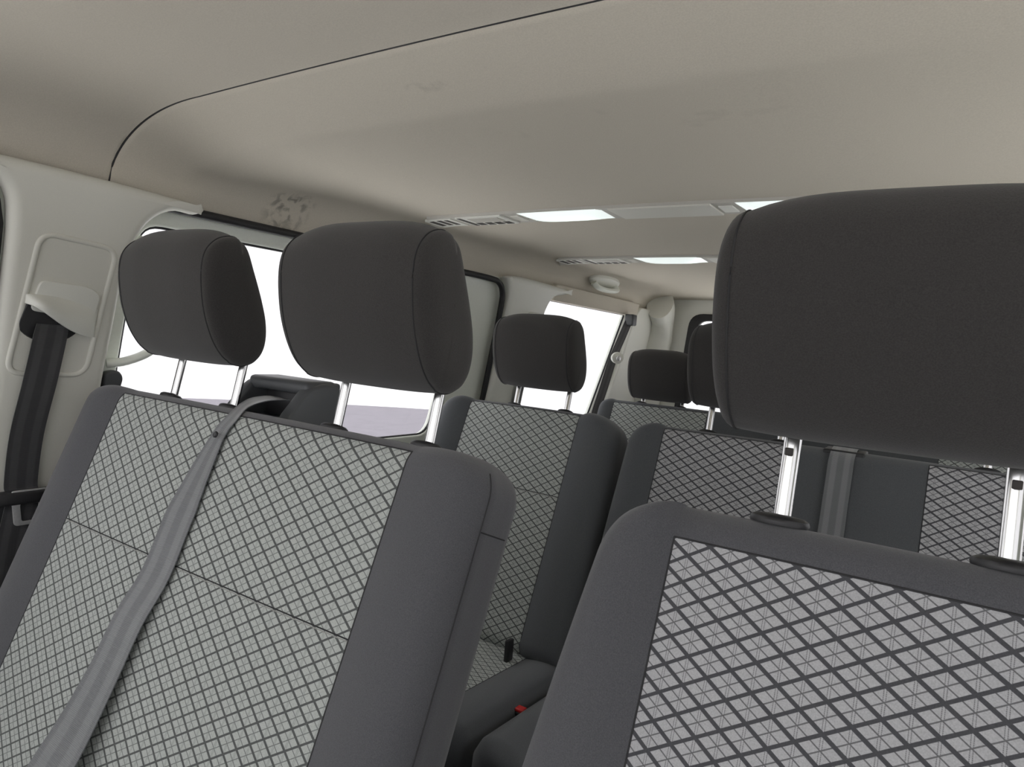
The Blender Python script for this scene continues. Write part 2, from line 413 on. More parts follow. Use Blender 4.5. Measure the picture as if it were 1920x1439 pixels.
# left side trims -------------------------------------------------
# B pillar cover with the wing over the window
bp = [(p[0], p[1]) for p in [(q.x, q.y) for q in catmull([(a[0], a[1], 0) for a in [(0.555, -0.42), (0.55, -0.2), (0.553, 0.05), (0.552, 0.16), (0.54, 0.215), (0.50, 0.25), (0.47, .268), (0.55, 0.272), (0.72, 0.27), (0.90, 0.263), (0.935, 0.253), (0.912, 0.238), (0.86, 0.236),
              (0.815, 0.205), (0.785, 0.15), (0.772, 0.08), (0.766, -0.02), (0.758, -0.14), (0.752, -0.26), (0.745, -0.42)]], 5, closed=True)]]
def mp_pillar(u, v, w): return mpL(u, v, w+0.018)
pil = struct('trim_2', plate(bp, [], 0.045, 0.021, mp_pillar), M['trim_dark'], sharp=50)
PW = 0.018+0.0225                                # outer face of that cover
# raised rounded-rectangle frame on the cover
fr_c = roundpoly([(0.570, -0.135), (0.714, -0.138), (0.748, 0.132), (0.604, 0.143)], .03, 8)
fr = [mpL(a, b, PW) for a, b in fr_c]
struct('frame_ridge', tube(fr, 0.0055, 12, ref=(1, 0, 0), rx=0.0042, closed=True), M['trim_dark'], parent=pil)
# front door seal
struct('trim_3', tube([mpL(0.538, z/20.0, 0.012) for z in range(-8, 4)]+[mpL(0.530, .19, .012), mpL(0.505, .225, .015), mpL(.44, .246, .02), mpL(-.2, .246, .02)], 0.013, 10), M['rubber'])
# dark lower trim under the pillar
struct('trim_4', plate(roundpoly([(0.40, -1.08), (0.80, -1.08), (0.78, -0.395), (0.50, -0.385)], .01), [], 0.09, 0.01, lambda u, v, w: mpL(u, v, w+0.02)), M['dark_trim'])
# sliding door opening: black seal along the header and down the C pillar
seal = [mpL(0.86, 0.2445, .012), mpL(1.4, 0.2445, .012), mpL(1.9, 0.2445, .012), mpL(2.12, 0.2435, .012), mpL(2.18, 0.235, .012), mpL(2.215, 0.205, .012), mpL(2.228, 0.14, .012), mpL(2.232, -0.1, .012), mpL(2.235, -0.45, .012), mpL(2.235, -0.9, .012)]
seal = catmull(seal, 5)
struct('trim_5', tube(seal, 0.011, 10, ref=(1, 0, 0)), M['rubber'])
# dark inner window gasket of the sliding door and rear side window
for k, h in ((6, hole_slide), (7, hole_rear)):
    struct('trim_%d' % k, tube([mpL(a, b, -0.026) for a, b in h], 0.005, 8, closed=True), M['rubber'])
# padded band of headliner cloth above the rear side window
struct('trim_12', plate(roundpoly([(2.60, .206), (3.52, .206), (3.52, .28), (2.60, .28)], .008), [], .03, .008, lambda u, v, w: mpL(u, v, w+.012)), M['liner'])
# C pillar cover, flaring along the roof
cp = [(q.x, q.y) for q in catmull([(a, b, 0) for a, b in [(2.248, -0.6), (2.248, 0.0), (2.246, 0.18), (2.225, 0.235), (2.21, 0.262), (2.30, 0.272), (2.50, 0.270), (2.70, 0.262), (2.73, 0.252), (2.66, 0.236), (2.58, 0.215), (2.535, 0.15), (2.515, 0.0), (2.50, -0.2), (2.49, -0.6)]], 5, closed=True)]
struct('trim_8', plate(cp, [], 0.05, 0.018, lambda u, v, w: mpL(u, v, w+0.014)), M['trim'], sharp=50)
# D pillar covers
dp = roundpoly([(3.50, -1.0), (3.90, -1.0), (3.90, 0.262), (3.56, 0.262), (3.50, 0.20), (3.44, -0.1), (3.34, -0.45), (3.34, -1.0)], .02)
struct('trim_9', plate(dp, [], 0.03, 0.01, lambda u, v, w: mpL(u, v, w+0.01)), M['trim'], sharp=50)
struct('trim_10', tube(catmull([(-1.60, 3.84, -1.0), (-1.565, 3.84, -0.4), (-1.53, 3.84, 0.0), (-1.50, 3.835, 0.17), (-1.475, 3.80, 0.25), (-1.46, 3.72, 0.30)], 6), 0.075, 24, rx=0.10), M['trim'], sharp=50)
struct('trim_11', tube(catmull([(2*CX+1.60, 3.84, -1.0), (2*CX+1.53, 3.84, 0.0), (2*CX+1.50, 3.835, 0.17), (2*CX+1.46, 3.75, 0.29)], 6), 0.075, 24, rx=0.10), M['trim'], sharp=50)
# bodywork ahead of the cabin: bulkhead below the windscreen
struct('wall_front', plate([(-1.72, FLOOR), (0.60, FLOOR), (0.60, -0.33), (-1.72, -0.33)], [], .04, .005, lambda u, v, w: Vector((u, -0.95+w, v))), M['dark_trim'])
# ground outside: unseen pale disc added to bounce light in, grey roadway beyond
struct('floor', lathe((CX, 1.5, -GZ-0.05), (0, 0, 1), [(9.0, 0), (9.0, 0.05)], 64), M['ground'], smooth=False).name = 'floor_bounce_disc'
struct('floor_roadway', lathe((CX, 1.5, -GZ-0.10), (0, 0, 1), [(14.5, 0), (14.5, 0.05)], 64), M['asphalt'], smooth=False)

# ------------------------------------------------------------------ seats
T21 = math.radians(21)
EV = (0, math.sin(T21), math.cos(T21)); EW = (0, -math.cos(T21), math.sin(T21))
def loft_back(O, ev, ew, uL, uR, panels, H, Rc=0.06, top_strip=0.03, wf=0.05, wb=0.05, bul=0.02, bot_strip=0.0, Rv=0.035, taper=0.0, side_r=0.03):
    """upholstered slab. u = world X, v along ev (top at v=0), w along ew. Returns grid data."""
    O = Vector(O); ev = Vector(ev).normalized(); ew = Vector(ew).normalized()
    pl = panels[0][0]; pr = panels[-1][1]
    # reference columns across the front face
    cols = []
    brk = sorted(set([pl, pr]+[x for p in panels for x in p]))
    for a, b in zip(brk[:-1], brk[1:]):
        n = max(3, int((b-a)/0.035))
        cols += [a+(b-a)*i/n for i in range(n)]
    cols.append(pr)
    NB = 10
    vs = []
    v = -H
    while v < -max(Rc, 0.06)-0.02: vs.append(v); v += 0.025
    n = 16
    for i in range(n+1):
        a = math.pi/2*i/n; vs.append(-max(Rc, .06)*(1-math.sin(a)) if i < n else -1e-5)
    if top_strip > 0: vs.append(-top_strip)
    if bot_strip > 0: vs.append(-H+bot_strip)
    vs = sorted(set(round(x, 5) for x in vs))
    rows = []; uvr = []; idx = {}
    def fface(u):                                 # front depth inside the panels
        c = (pl+pr)/2; h = (pr-pl)/2
        return wf+0.006*(1-((u-c)/h)**2)
    for v in vs:
        ins = Rc*(1-math.sqrt(max(1-((v+Rc)/Rc)**2, 0))) if v > -Rc else 0
        ins += taper*(1+v/0.40)**1.3 if v > -0.40 else 0
        k = math.sqrt(max(1-((v+Rv)/Rv)**2, 0)) if v > -Rv else 1.0
        kb = k
        # soften bottom
        if v < -H+0.03: 
            q = (v+H)/0.03; k = min(k, 0.35+0.65*math.sqrt(max(1-(1-q)**2, 0)))
        dF = 0.032*(1-k); dB = 0.03*(1-k)
        row = []
        aL = uL+ins; aR = uR-ins
        def half(side):
            # from panel edge to the back centre
            p = pl if side < 0 else pr; a = aL if side < 0 else aR
            wp = fface(p)
            pts = []
            span = abs(a-p); sg = -1 if side < 0 else 1
            for i in range(1, 8):                  # bolster front, rising then rolling over
                t = i/8
                r = max(0.0, 1-((max(t-0.55, 0))/0.45)**2)
                w = wp+bul*math.sin(min(t/0.55, 1)*math.pi/2)*1.0
                if t > 0.55: w = (wp+bul)-side_r*(1-math.sqrt(r))
                pts.append((p+sg*span*t, w))
            wl = wp+bul-side_r
            pts.append((p+sg*span*1.0, wl))
            for t in (0.25, 0.5, 0.75): pts.append((p+sg*span*1.0, wl+( -wb+0.025-wl)*t))
            pts.append((p+sg*span*1.0, -wb+0.025))
            for i in (1, 2, 3):
                a_ = math.pi/2*i/3; pts.append((p+sg*(span-0.025*(1-math.cos(a_))), -wb+0.025*(1-math.sin(a_))))
            return pts
        Lh = half(-1); Rh = half(1)
        seq = [(u, fface(u)) for u in cols]+Rh+Lh[::-1]
        # order: panel cols L->R, right bolster to back, left back to bolster
        for (u, w) in seq:
            if w > 0: w2 = max(w-dF, w*0.0+0.004) if dF < w else 0.004
            else: w2 = min(w+dB, -0.004)
            row.append(O+Vector((u, 0, 0))+ev*v+ew*w2)
        rows.append(row); uvr.append([(u, v) for (u, w) in seq])
    return dict(rows=rows, uv=uvr, vs=vs, cols=cols, nc=len(cols), panels=panels, H=H, ts=top_strip, bs=bot_strip, ew=ew, ev=ev, O=O, NR=len(rows[0]))
def build_back(g, parent, name, cloth, pat, seams=True, panel_name='patterned_panel', side_seam=(), hseam=None, uoff=0.0, seam_r=.0011):
    R = g['rows']; n = g['NR']; V = [p for r in R for p in r]; U = [u for r in g['uv'] for u in r]
    vs = g['vs']; cols = g['cols']
    own = {}
    for i in range(len(R)-1):
        for k in range(n):
            l = (k+1) % n
            key = -1
            if k < g['nc']-1 and vs[i+1] <= -g['ts']+1e-4 and vs[i] >= -g['H']+g['bs']-1e-4:
                um = (cols[k]+cols[k+1])/2
                for q, (a, b) in enumerate(g['panels']):
                    if a < um < b: key = q
            own.setdefault(key, []).append((i*n+k, i*n+l, (i+1)*n+l, (i+1)*n+k))
    own[-1].append(tuple(range(n))[::-1]); own[-1].append(tuple((len(R)-1)*n+k for k in range(n)))
    objs = []
    for key, F in sorted(own.items()):
        used = sorted(set(i for f in F for i in f)); mp = {a: b for b, a in enumerate(used)}
        vv = [V[i] for i in used]; ff = [tuple(mp[i] for i in f) for f in F]; uu = [(U[i][0]+uoff, U[i][1]) for i in used]
        if key == -1: ob = part(name, (vv, ff), cloth, parent, uvs=None, sharp=60)
        else: ob = part(panel_name, (vv, ff), pat, parent, uvs=uu, sharp=60)
        objs.append(ob)
    shell = objs[0]
    if seams:
        S = []
        for a, b in g['panels']:
            ia = min(range(g['nc']), key=lambda k: abs(cols[k]-a)); ib = min(range(g['nc']), key=lambda k: abs(cols[k]-b))
            rr = [i for i in range(len(R)) if -g['H']+g['bs']-1e-4 <= vs[i] <= -g['ts']+1e-4]
            path = [R[i][ia] for i in rr]+[R[rr[-1]][k] for k in range(ia+1, ib)]+[R[i][ib] for i in rr[::-1]]
            S.append(tube(path, seam_r, 6))
        for kk in side_seam:
            rr = [i for i in range(len(R)) if vs[i] > -g['H']+.02]
            path = [R[i][g['nc']+kk] for i in rr if vs[i] < -0.02]
            path = path+[R[rr[-1]-2][g['nc']+kk]]
            S.append(tube([p+g['ew']*0.0003 for p in path], seam_r*.8, 6))
            j = min(range(len(R)), key=lambda i: abs(vs[i]+0.085))
            S.append(tube([R[j][g['nc']+q]+Vector((.0004, 0, 0)) for q in range(kk, 12)], seam_r*.8, 6))
        for s_ in S: part('seam', s_, M['seam'], parent)
    if hseam is not None:
        j = min(range(len(R)), key=lambda i: abs(vs[i]-hseam))
        for a, b in g['panels']:
            ks = [k for k in range(g['nc']) if a-1e-4 <= cols[k] <= b+1e-4]
            p1 = [R[j][k]+g['ev']*0.0014 for k in ks]; p2 = [R[j][k]-g['ev']*0.0012 for k in ks]
            part('seam', tube(p1, .0011, 6), M['seam'], parent)
            o = part('seam', tube(p2, .0008, 6), M['lightseam'], parent)
            o['label'] = 'pale stitched seam across the panel'
    return shell
# headrest side profile, measured relative to the foot of its posts (dy, dz)
HP = [(-.045, .308), (-.072, .299), (-.092, .276), (-.099, .245), (-.097, .200), (-.088, .155), (-.070, .112), (-.046, .083), (-.014, .071), (.018, .080), (.034, .108), (.033, .150), (.018, .200), (.000, .250), (-.014, .287), (-.025, .300)]
def headrest(parent, cx, y, z, hw=0.152, dz=0.0, sc=1.0, posts=True, lean=0.0, label=None):
    pr = catmull([(0, a, b) for a, b in HP], 5, closed=True)
    cen = Vector((0, -0.035, 0.195))
    seam_x = hw-0.024
    st = []
    for i in range(0, 9): st.append((seam_x*i/8, 1.0 - 0.03*(i/8)**3))
    full = []
    for x, s in st: full.append((x, s, 0))
    capr = 0.97
    # bulging side cap
    for i in range(1, 12):
        a = math.pi/2*i/11
        full.append((seam_x+0.024*math.sin(a)**0.8*1.0, capr*math.cos(a)**0.62 if i < 11 else 0.02, 1))
    sec = [(-x, s, c) for x, s, c in full[:0:-1]]+full
    V = []; F = []; n = len(pr)
    ca, sa = math.cos(lean), math.sin(lean)
    def pt(x, s, p):
        tt = min(abs(x)/seam_x, 1.0); q = cen+(p-cen)*s
        if q.z > cen.z: q.z = cen.z+(q.z-cen.z)*(1-0.10*tt**4)
        q.y = q.y+0.003*max(0, tt-.55)/.45*(1 if q.y < cen.y else 0); q.y, q.z = q.y*ca+q.z*sa, -q.y*sa+q.z*ca
        return Vector((cx+x, y+q.y*sc, z+dz+q.z*sc))
    for x, s, c in sec:
        for p in pr: V.append(pt(x, s, p))
    for i in range(len(sec)-1):
        for k in range(n):
            l = (k+1) % n; F.append((i*n+k, i*n+l, (i+1)*n+l, (i+1)*n+k))
    F.append(tuple(range(n))[::-1]); F.append(tuple((len(sec)-1)*n+k for k in range(n)))
    h = part('headrest', (V, F), M['head'], parent, sharp=70)
    if label: h['label'] = label
    for sx in (-seam_x, seam_x):
        part('piping', tube([pt(sx*1.006, .974, p) for p in pr], 0.0011, 6, closed=True), M['seam'], h)
    if posts:
        for sx in (-1, 1):
            px = cx+sx*0.0955
            d = Vector((0, math.sin(0.20), math.cos(0.20)))
            b = Vector((px, y, z-0.02))
            part('post', tube([b, b+d*0.05, b+d*(0.15+dz)], 0.0068, 16, ref=(1, 0, 0), rx=0.0088), M['chrome'], h)
            # flat notched face of the post
            nf = Vector((0, -math.cos(.2), math.sin(.2)))
    return h
def collars(parent, cx, O, w=0.012, r=0.026, lo=0.002, tilt=0.0):
    """black oval bushes seated on the top of the backrest"""
    for sx in (-1, 1):
        c = Vector((cx+sx*0.0955, O[0], O[1]))+Vector(EW)*w-Vector(EV)*lo
        part('post_collar', lathe(c, Vector(EV)+Vector(EW)*tilt, [(r, 0), (r*1.03, .003), (r*.99, .0065), (r*.82, .009), (r*.5, .010)], 28, 1.0, 0.66), M['black'], parent)
def cushion(parent, x0, x1, yb, ztop, length, panels, cloth, pat, slope=0.06):
    O = (0, yb-length, ztop+0.04*0-0.055); 
    g = loft_back(O, (0, -1, slope), (0, slope, 1), x0, x1, panels, length, Rc=0.05, top_strip=0.10, wf=0.055, wb=0.07, bul=0.018, bot_strip=0.0, Rv=0.05, side_r=.04)
    build_back(g, parent, 'cushion', cloth, pat)
def seat_frame(parent, x0, x1, y0, y1, ztop):
    part('seat_frame', box(x0+.05, x1-.05, y0+.02, y1-.02, FLOOR, ztop, .01), M['dark_trim'], parent)

TY, TZ = 0.757, -0.150

# front double bench
bench = thing('bench_seat', (-0.98, 0.35, FLOOR), 'front double bench seat with pale diamond-patterned backrest, two headrests and a belt crossing it', 'seat')
g = loft_back((0, TY, TZ-.011), EV, EW, -1.495, -0.478, [(-1.375, -0.617)], 0.72, Rc=0.055, top_strip=0.014, bul=0.016)
build_back(g, bench, 'backrest', M['cloth'], M['pattern_green'], side_seam=(7,), hseam=-0.272)
cushion(bench, -1.48, -0.49, 0.50, -0.80, 0.50, [(-1.36, -0.63)], M['cloth'], M['pattern_green'])
seat_frame(bench, -1.48, -0.49, 0.02, 0.55, -0.88)
headrest(bench, -1.178, TY-.008, TZ)
headrest(bench, -0.718, TY-.008, TZ)
collars(bench, -1.178, (TY, TZ-.011)); collars(bench, -0.718, (TY, TZ-.011))
# belt outlet housing on the back of the bench
def yzplate(pts, x0, x1, r=.003):
    return plate(pts, [], abs(x1-x0), r, lambda u, v, w: Vector(((x0+x1)/2+w, u, v)))
hy = TY+0.055
side = roundpoly([(hy-.050, -0.195), (hy-.035, -0.160), (hy+.010, -0.108), (hy+.050, -0.099), (hy+.082, -0.108), (hy+.095, -0.150), (hy+.095, -0.26), (hy-.02, -0.26)], .014)
H1 = yzplate(side, -0.992, -0.962, .006)
H2 = yzplate(side, -1.150, -1.125, .006)
bar = box(-1.140, -0.97, hy+.008, hy+.080, -0.122, -0.097, .009)
backp = box(-1.14, -0.97, hy+.060, hy+.090, -0.24, -0.10, .006)
innr = xf(box(-1.14, -0.97, hy-.02, hy+.070, -0.21, -0.172, .006), Matrix.Identity(4))
guide = part('belt_outlet', join(H1, H2, bar, backp, innr), M['charcoal'], bench, sharp=35)
guide['label'] = 'charcoal plastic belt outlet housing behind the backrest'
part('slot_liner', box(-1.126, -0.99, hy+.040, hy+.062, -0.174, -0.122, .004), M['black'], guide)

# driver's seat
drv = thing('car_seat', (-0.03, 0.35, FLOOR), 'nearest single seat with large headrest on chrome posts, wide charcoal bolster and bold diamond cloth', 'seat')
g = loft_back((0, TY-.004, TZ-.020), EV, EW, -0.355, 0.285, [(-0.232, 0.162)], 0.74, Rc=0.072, top_strip=0.038, bul=0.022, taper=0.045, side_r=.045)
build_back(g, drv, 'backrest', M['cloth'], M['pattern'], uoff=.004)
cushion(drv, -0.30, 0.23, 0.50, -0.78, 0.50, [(-0.20, 0.13)], M['cloth'], M['pattern'])
seat_frame(drv, -0.29, 0.22, 0.02, 0.55, -0.86)
headrest(drv, -0.042, TY-.018, TZ-.004, hw=.168, dz=0.011)
collars(drv, -0.042, (TY-.004, TZ-.020), .024, r=.0285, lo=-.0005, tilt=.22)

for sx in (-1, 1):
    c = Vector((-0.042+sx*0.0955, TY-.018, TZ-.004))+Vector((0, math.sin(.2), math.cos(.2)))*.068
    part('post_notch', box(c.x-.0045, c.x+.0035, c.y-.0078, c.y-.004, c.z-.004, c.z+.004, .001), M['slot'], drv)
# second row
Y2, Z2 = 1.892, -0.204
s2 = thing('car_seat', (-1.13, 1.45, FLOOR), 'single seat beside the sliding door window in the second row, diamond cloth between grey bolsters', 'seat')
g = loft_back((0, Y2, Z2), EV, EW, -1.485, -0.795, [(-1.355, -0.945)], 0.72, Rc=0.07, top_strip=0.012, bul=0.028, taper=.015, side_r=.05, wb=.06)
build_back(g, s2, 'backrest', M['cloth_row'], M['pattern_green'], hseam=-0.272, uoff=.01)
cushion(s2, -1.47, -0.79, 1.66, -0.835, 0.54, [(-1.345, -0.92)], M['cloth_row'], M['pattern_green'])
seat_frame(s2, -1.46, -0.80, 1.15, 1.65, -0.92)
headrest(s2, -1.112, Y2-.01, Z2-.002)
collars(s2, -1.112, (Y2, Z2))
part('adjuster_tab', box(-.952, -.940, 1.53, 1.56, -.86, -.80, .003), M['black'], s2)

b2 = thing('bench_seat', (-0.21, 1.45, FLOOR), 'second row double bench behind the nearest seat, dark strip between two diamond cloth panels', 'seat')
g = loft_back((0, Y2, Z2-.002), EV, EW, -0.790, 0.395, [(-0.675, -0.335), (-0.035, 0.28)], 0.72, Rc=0.075, top_strip=0.012, bul=0.026, taper=.012, side_r=.05)
build_back(g, b2, 'backrest', M['cloth_row'], M['pattern'], uoff=.0)
cushion(b2, -0.775, 0.38, 1.66, -0.835, 0.54, [(-0.66, -0.33), (-0.03, 0.27)], M['cloth_row'], M['pattern_green'])
seat_frame(b2, -0.77, 0.38, 1.15, 1.65, -0.92)
headrest(b2, -0.468, Y2-.01, Z2+.004)
headrest(b2, 0.172, Y2-.01, Z2+.004)
collars(b2, -0.468, (Y2, Z2-.002)); collars(b2, 0.172, (Y2, Z2-.002))

# third row
Y3, Z3 = 3.03, -0.232
b3 = thing('bench_seat', (-0.5, 2.60, FLOOR), 'rearmost bench seat at the back of the van, low headrests close to its top', 'seat')
g = loft_back((0, Y3, Z3), EV, EW, -1.43, 0.37, [(-1.352, -0.90), (-0.03, 0.27)], 0.70, Rc=0.06, top_strip=0.02, bul=0.012)
build_back(g, b3, 'backrest', M['cloth_row'], M['pattern_green'])
cushion(b3, -1.41, 0.35, 2.80, -0.835, 0.50, [(-1.33, -0.90), (-.03, .25)], M['cloth_row'], M['pattern_green'])
seat_frame(b3, -1.40, 0.34, 2.30, 2.80, -0.92)
for cx in (-1.135, -0.31, 0.14):
    headrest(b3, cx, Y3-.01, Z3-.045); collars(b3, cx, (Y3, Z3))

# ------------------------------------------------------------------ seat belts
def strap(name, parent, pts, widths, mat, side, n=8, crown=0.0, sub=6):
    P = catmull(pts, sub)
    Wd = []; S = []
    m = len(pts)-1
    for i in range(len(P)):
        t = i/sub; k = min(int(t), m-1); f = t-k
        Wd.append(widths[k]*(1-f)+widths[k+1]*f)
        S.append(Vector(side[k]).normalized()*(1-f)+Vector(side[k+1]).normalized()*f)
    V, F, U = ribbon(P, S, Wd, n=n, crown=crown)
    return part(name, (V, F), mat, parent, uvs=U)
mb = thing('seat_belt', (-0.98, 0.80, -0.17), 'grey seat belt running from its housing down across the front bench backrest', 'seat belt')
k = [1.0, .998, .994, .99, .985, .975, .96]
base = [(-1.017, .678, -.196), (-1.032, .633, -.312), (-1.035, .597, -.408), (-1.056, .568, -.482), (-1.065, .537, -.563), (-1.082, .506, -.645), (-1.098, .484, -.701)]
wid = [.038, .070, .070, .078, .080, .092, .106]
pts = [(-1.020, hy+.035, -.140), (-1.025, hy+.000, -.132), (-1.028, .775, -.132), (-1.022, .735, -.140), (-1.005, .697, -.160)]+[tuple(Vector(b)*q) for b, q in zip(base, k)]
pts.append(tuple(Vector(pts[-1])+(Vector(pts[-1])-Vector(pts[-2]))*1.0))
wd = [.052, .052, .048, .040, .034]+wid+[.106]
sides = [(1, 0, 0), (1, -.1, .0), (1, -.4, -.05), (.9, -.5, -.2), (1, -.15, -.1), (1, -.05, 0), (1, 0.05, .0), (1, .05, 0), (1, 0, 0), (1, 0, 0), (1, 0, 0), (1, -.05, 0), (1, 0, 0), (1, 0, 0)]
strap('webbing', mb, pts, wd, M['belt_grey'], sides, n=10, crown=.006)
part('stop_button', lathe((-1.0125, .674, -.188), (0, -1, .35), [(.0052, 0), (.0056, .002), (.004, .0035), (.002, .003)], 16), M['black'], mb)

# pillar belt
pb = thing('seat_belt', (-1.51, .63, -.40), 'dark seat belt with steel latch tongue hanging down the left front pillar', 'seat belt')
xs = lambda z, off=0.016: Xw(z)+PW+off
P = [(xs(-.035, .006), .640, -.035), (xs(-.06), .634, -.06), (xs(-.15), .625, -.15), (xs(-.26), .612, -.26), (xs(-.36), .611, -.36), (xs(-.385, .03), .611, -.392), (xs(-.48, .055), .59, -.50), (xs(-.8, .08), .56, -.85)]
strap('webbing', pb, P, [.058, .062, .063, .062, .061, .060, .058, .055], M['belt'], [(-.05, 1, -.02)]*8, n=10, crown=.002)
xt = xs(-.385, .034)
tg = part('latch_tongue', xf(join(plate(roundpoly([(-.026, -.05), (.026, -.05), (.034, .022), (-.034, .022)], .008), [roundpoly([(-.013, -.042), (.013, -.042), (.017, -.006), (-.017, -.006)], .005)], .004, .001, lambda u, v, w: Vector((w, u, v)))), Matrix.Translation((xt+.010, .618, -.392))), M['steel'], pb)
part('tongue_grip', box(xt-.012, xt+.016, .558, .662, -.400, -.372, .008), M['black'], pb)
# guide cover
gcov = thing('belt_guide', (-1.50, .65, -.05), 'pale plastic shoulder belt guide sliding on the left pillar cover', 'belt guide')
blk = roundpoly([(0.578, -0.045), (.592, .005), (.61, .022), (.70, 0.005), (.692, -.045), (.665, -.068), (.61, -.070)], .02)
part('opening_liner', plate(blk, [], .008, .002, lambda u, v, w: mpL(u, v, w+PW+.001)), M['black'], gcov)
def shell_fn():
    V = []; F = []; nu, nv = 24, 14
    for j in range(nv+1):
        t = j/nv                                 # 0 top edge, 1 lower lip
        for i in range(nu+1):
            s = i/nu; u = .588+(.722-.588)*s
            top = .022-.020*s*s+.004*math.sin(s*3.1)
            low = .004-.060*math.sin(min(s*1.05, 1)*math.pi/2)**1.2
            z = top+(low-top)*t
            bulge = .034*math.sin(math.pi*min(t*.62+.02, 1))*(1-.55*s)*(1-(2*s-1)**6)+.004
            V.append(mpL(u, z, PW+bulge))
    w = nu+1
    for j in range(nv):
        for i in range(nu): F.append((j*w+i, j*w+i+1, (j+1)*w+i+1, (j+1)*w+i))
    m = len(V); V += [v-Vector((.006, 0, 0)) for v in V[:m]]
    F += [tuple(q+m for q in f[::-1]) for f in F[:]]
    edge = [i for i in range(w)]+[j*w+nu for j in range(1, nv+1)]+[nv*w+i for i in range(nu-1, -1, -1)]+[j*w for j in range(nv-1, 0, -1)]
    for a, b in zip(edge, edge[1:]+edge[:1]): F.append((a, a+m, b+m, b))
    return V, F
part('cover', shell_fn(), M['trim'], gcov, sharp=50)
part('slider_plate', plate(roundpoly([(.596, -.01), (.715, -.02), (.725, .032), (.70, .048), (.61, .052)], .014), [], .008, .003, lambda u, v, w: mpL(u, v, w+PW+.003)), M['trim'], gcov)

# belt in the second row bench, third row strap
cb = thing('seat_belt', (-.216, 1.84, -.22), 'grey seat belt lying down the dark middle strip of the second row bench', 'seat belt')
def on_back(O, u, v, w): return Vector(O)+Vector((u, 0, 0))+Vector(EV)*v+Vector(EW)*w
O2 = (0, Y2, Z2)
pts = [on_back(O2, -.214, .004, -.03), on_back(O2, -.214, .008, .0), on_back(O2, -.215, .004, .03), on_back(O2, -.216, -.03, .064)]+[on_back(O2, -.217+.001*i, -.08*i, .064) for i in range(1, 8)]
strap('webbing', cb, pts, [.056]*len(pts), M['belt_grey'], [(1, 0, 0)]*len(pts), n=6)
part('slot_trim', box(-.262, -.168, Y2-.055, Y2+.02, Z2-.018, Z2+.010, .004), M['black'], cb)

rb = thing('seat_belt', (-1.49, 3.40, .15), 'dark seat belt slanting down the rear window edge from an anchor behind the second row', 'seat belt')
A = Vector((-1.485, 3.37, .180)); B = Vector((-1.500, 3.245, -.025)); D = Vector((-1.52, 3.13, -.328))
strap('webbing', rb, [A, (A+B)/2, B, (B+D)/2, D, D+Vector((0, -.12, -.3))], [.055]*6, M['belt'], [(.5, .8, .2)]*6)
part('anchor_plate', lathe(B+Vector((.022, -.005, 0)), (1, -.7, 0), [(.034, 0), (.038, .004), (.034, .012), (.020, .014)], 24, 1, .8), M['trim'], rb)
part('anchor_bolt', lathe(B+Vector((.034, -.016, -.002)), (1, -.5, 0), [(.013, 0), (.013, .008), (.009, .011)], 16), M['steel'], rb)
part('upper_anchor', box(A.x-.02, A.x+.03, A.y-.02, A.y+.035, A.z-.03, A.z+.03, .008), M['charcoal'], rb)
cb2 = thing('seat_belt', (-1.52, 2.48, -.2), 'dark seat belt hanging down the pillar behind the single second row seat', 'seat belt')
strap('webbing', cb2, [(Xw(z)+.055, 2.43, z) for z in (0.10, -.05, -.2, -.4, -.8)], [.05]*5, M['belt'], [(0, 1, 0)]*5)
part('belt_guide', box(Xw(.1)+.04, Xw(.1)+.068, 2.395, 2.465, .08, .14, .008), M['trim'], cb2)

# buckle between the seats of the second row
bk = thing('belt_buckle', (-.785, 1.36, -.88), 'belt buckle with red release button low between the second row seats', 'buckle')
part('housing', box(-.802, -.770, 1.345, 1.375, -.95, -.862, .006), M['black'], bk)
part('release_button', box(-.798, -.774, 1.349, 1.371, -.868, -.856, .003), M['red'], bk)

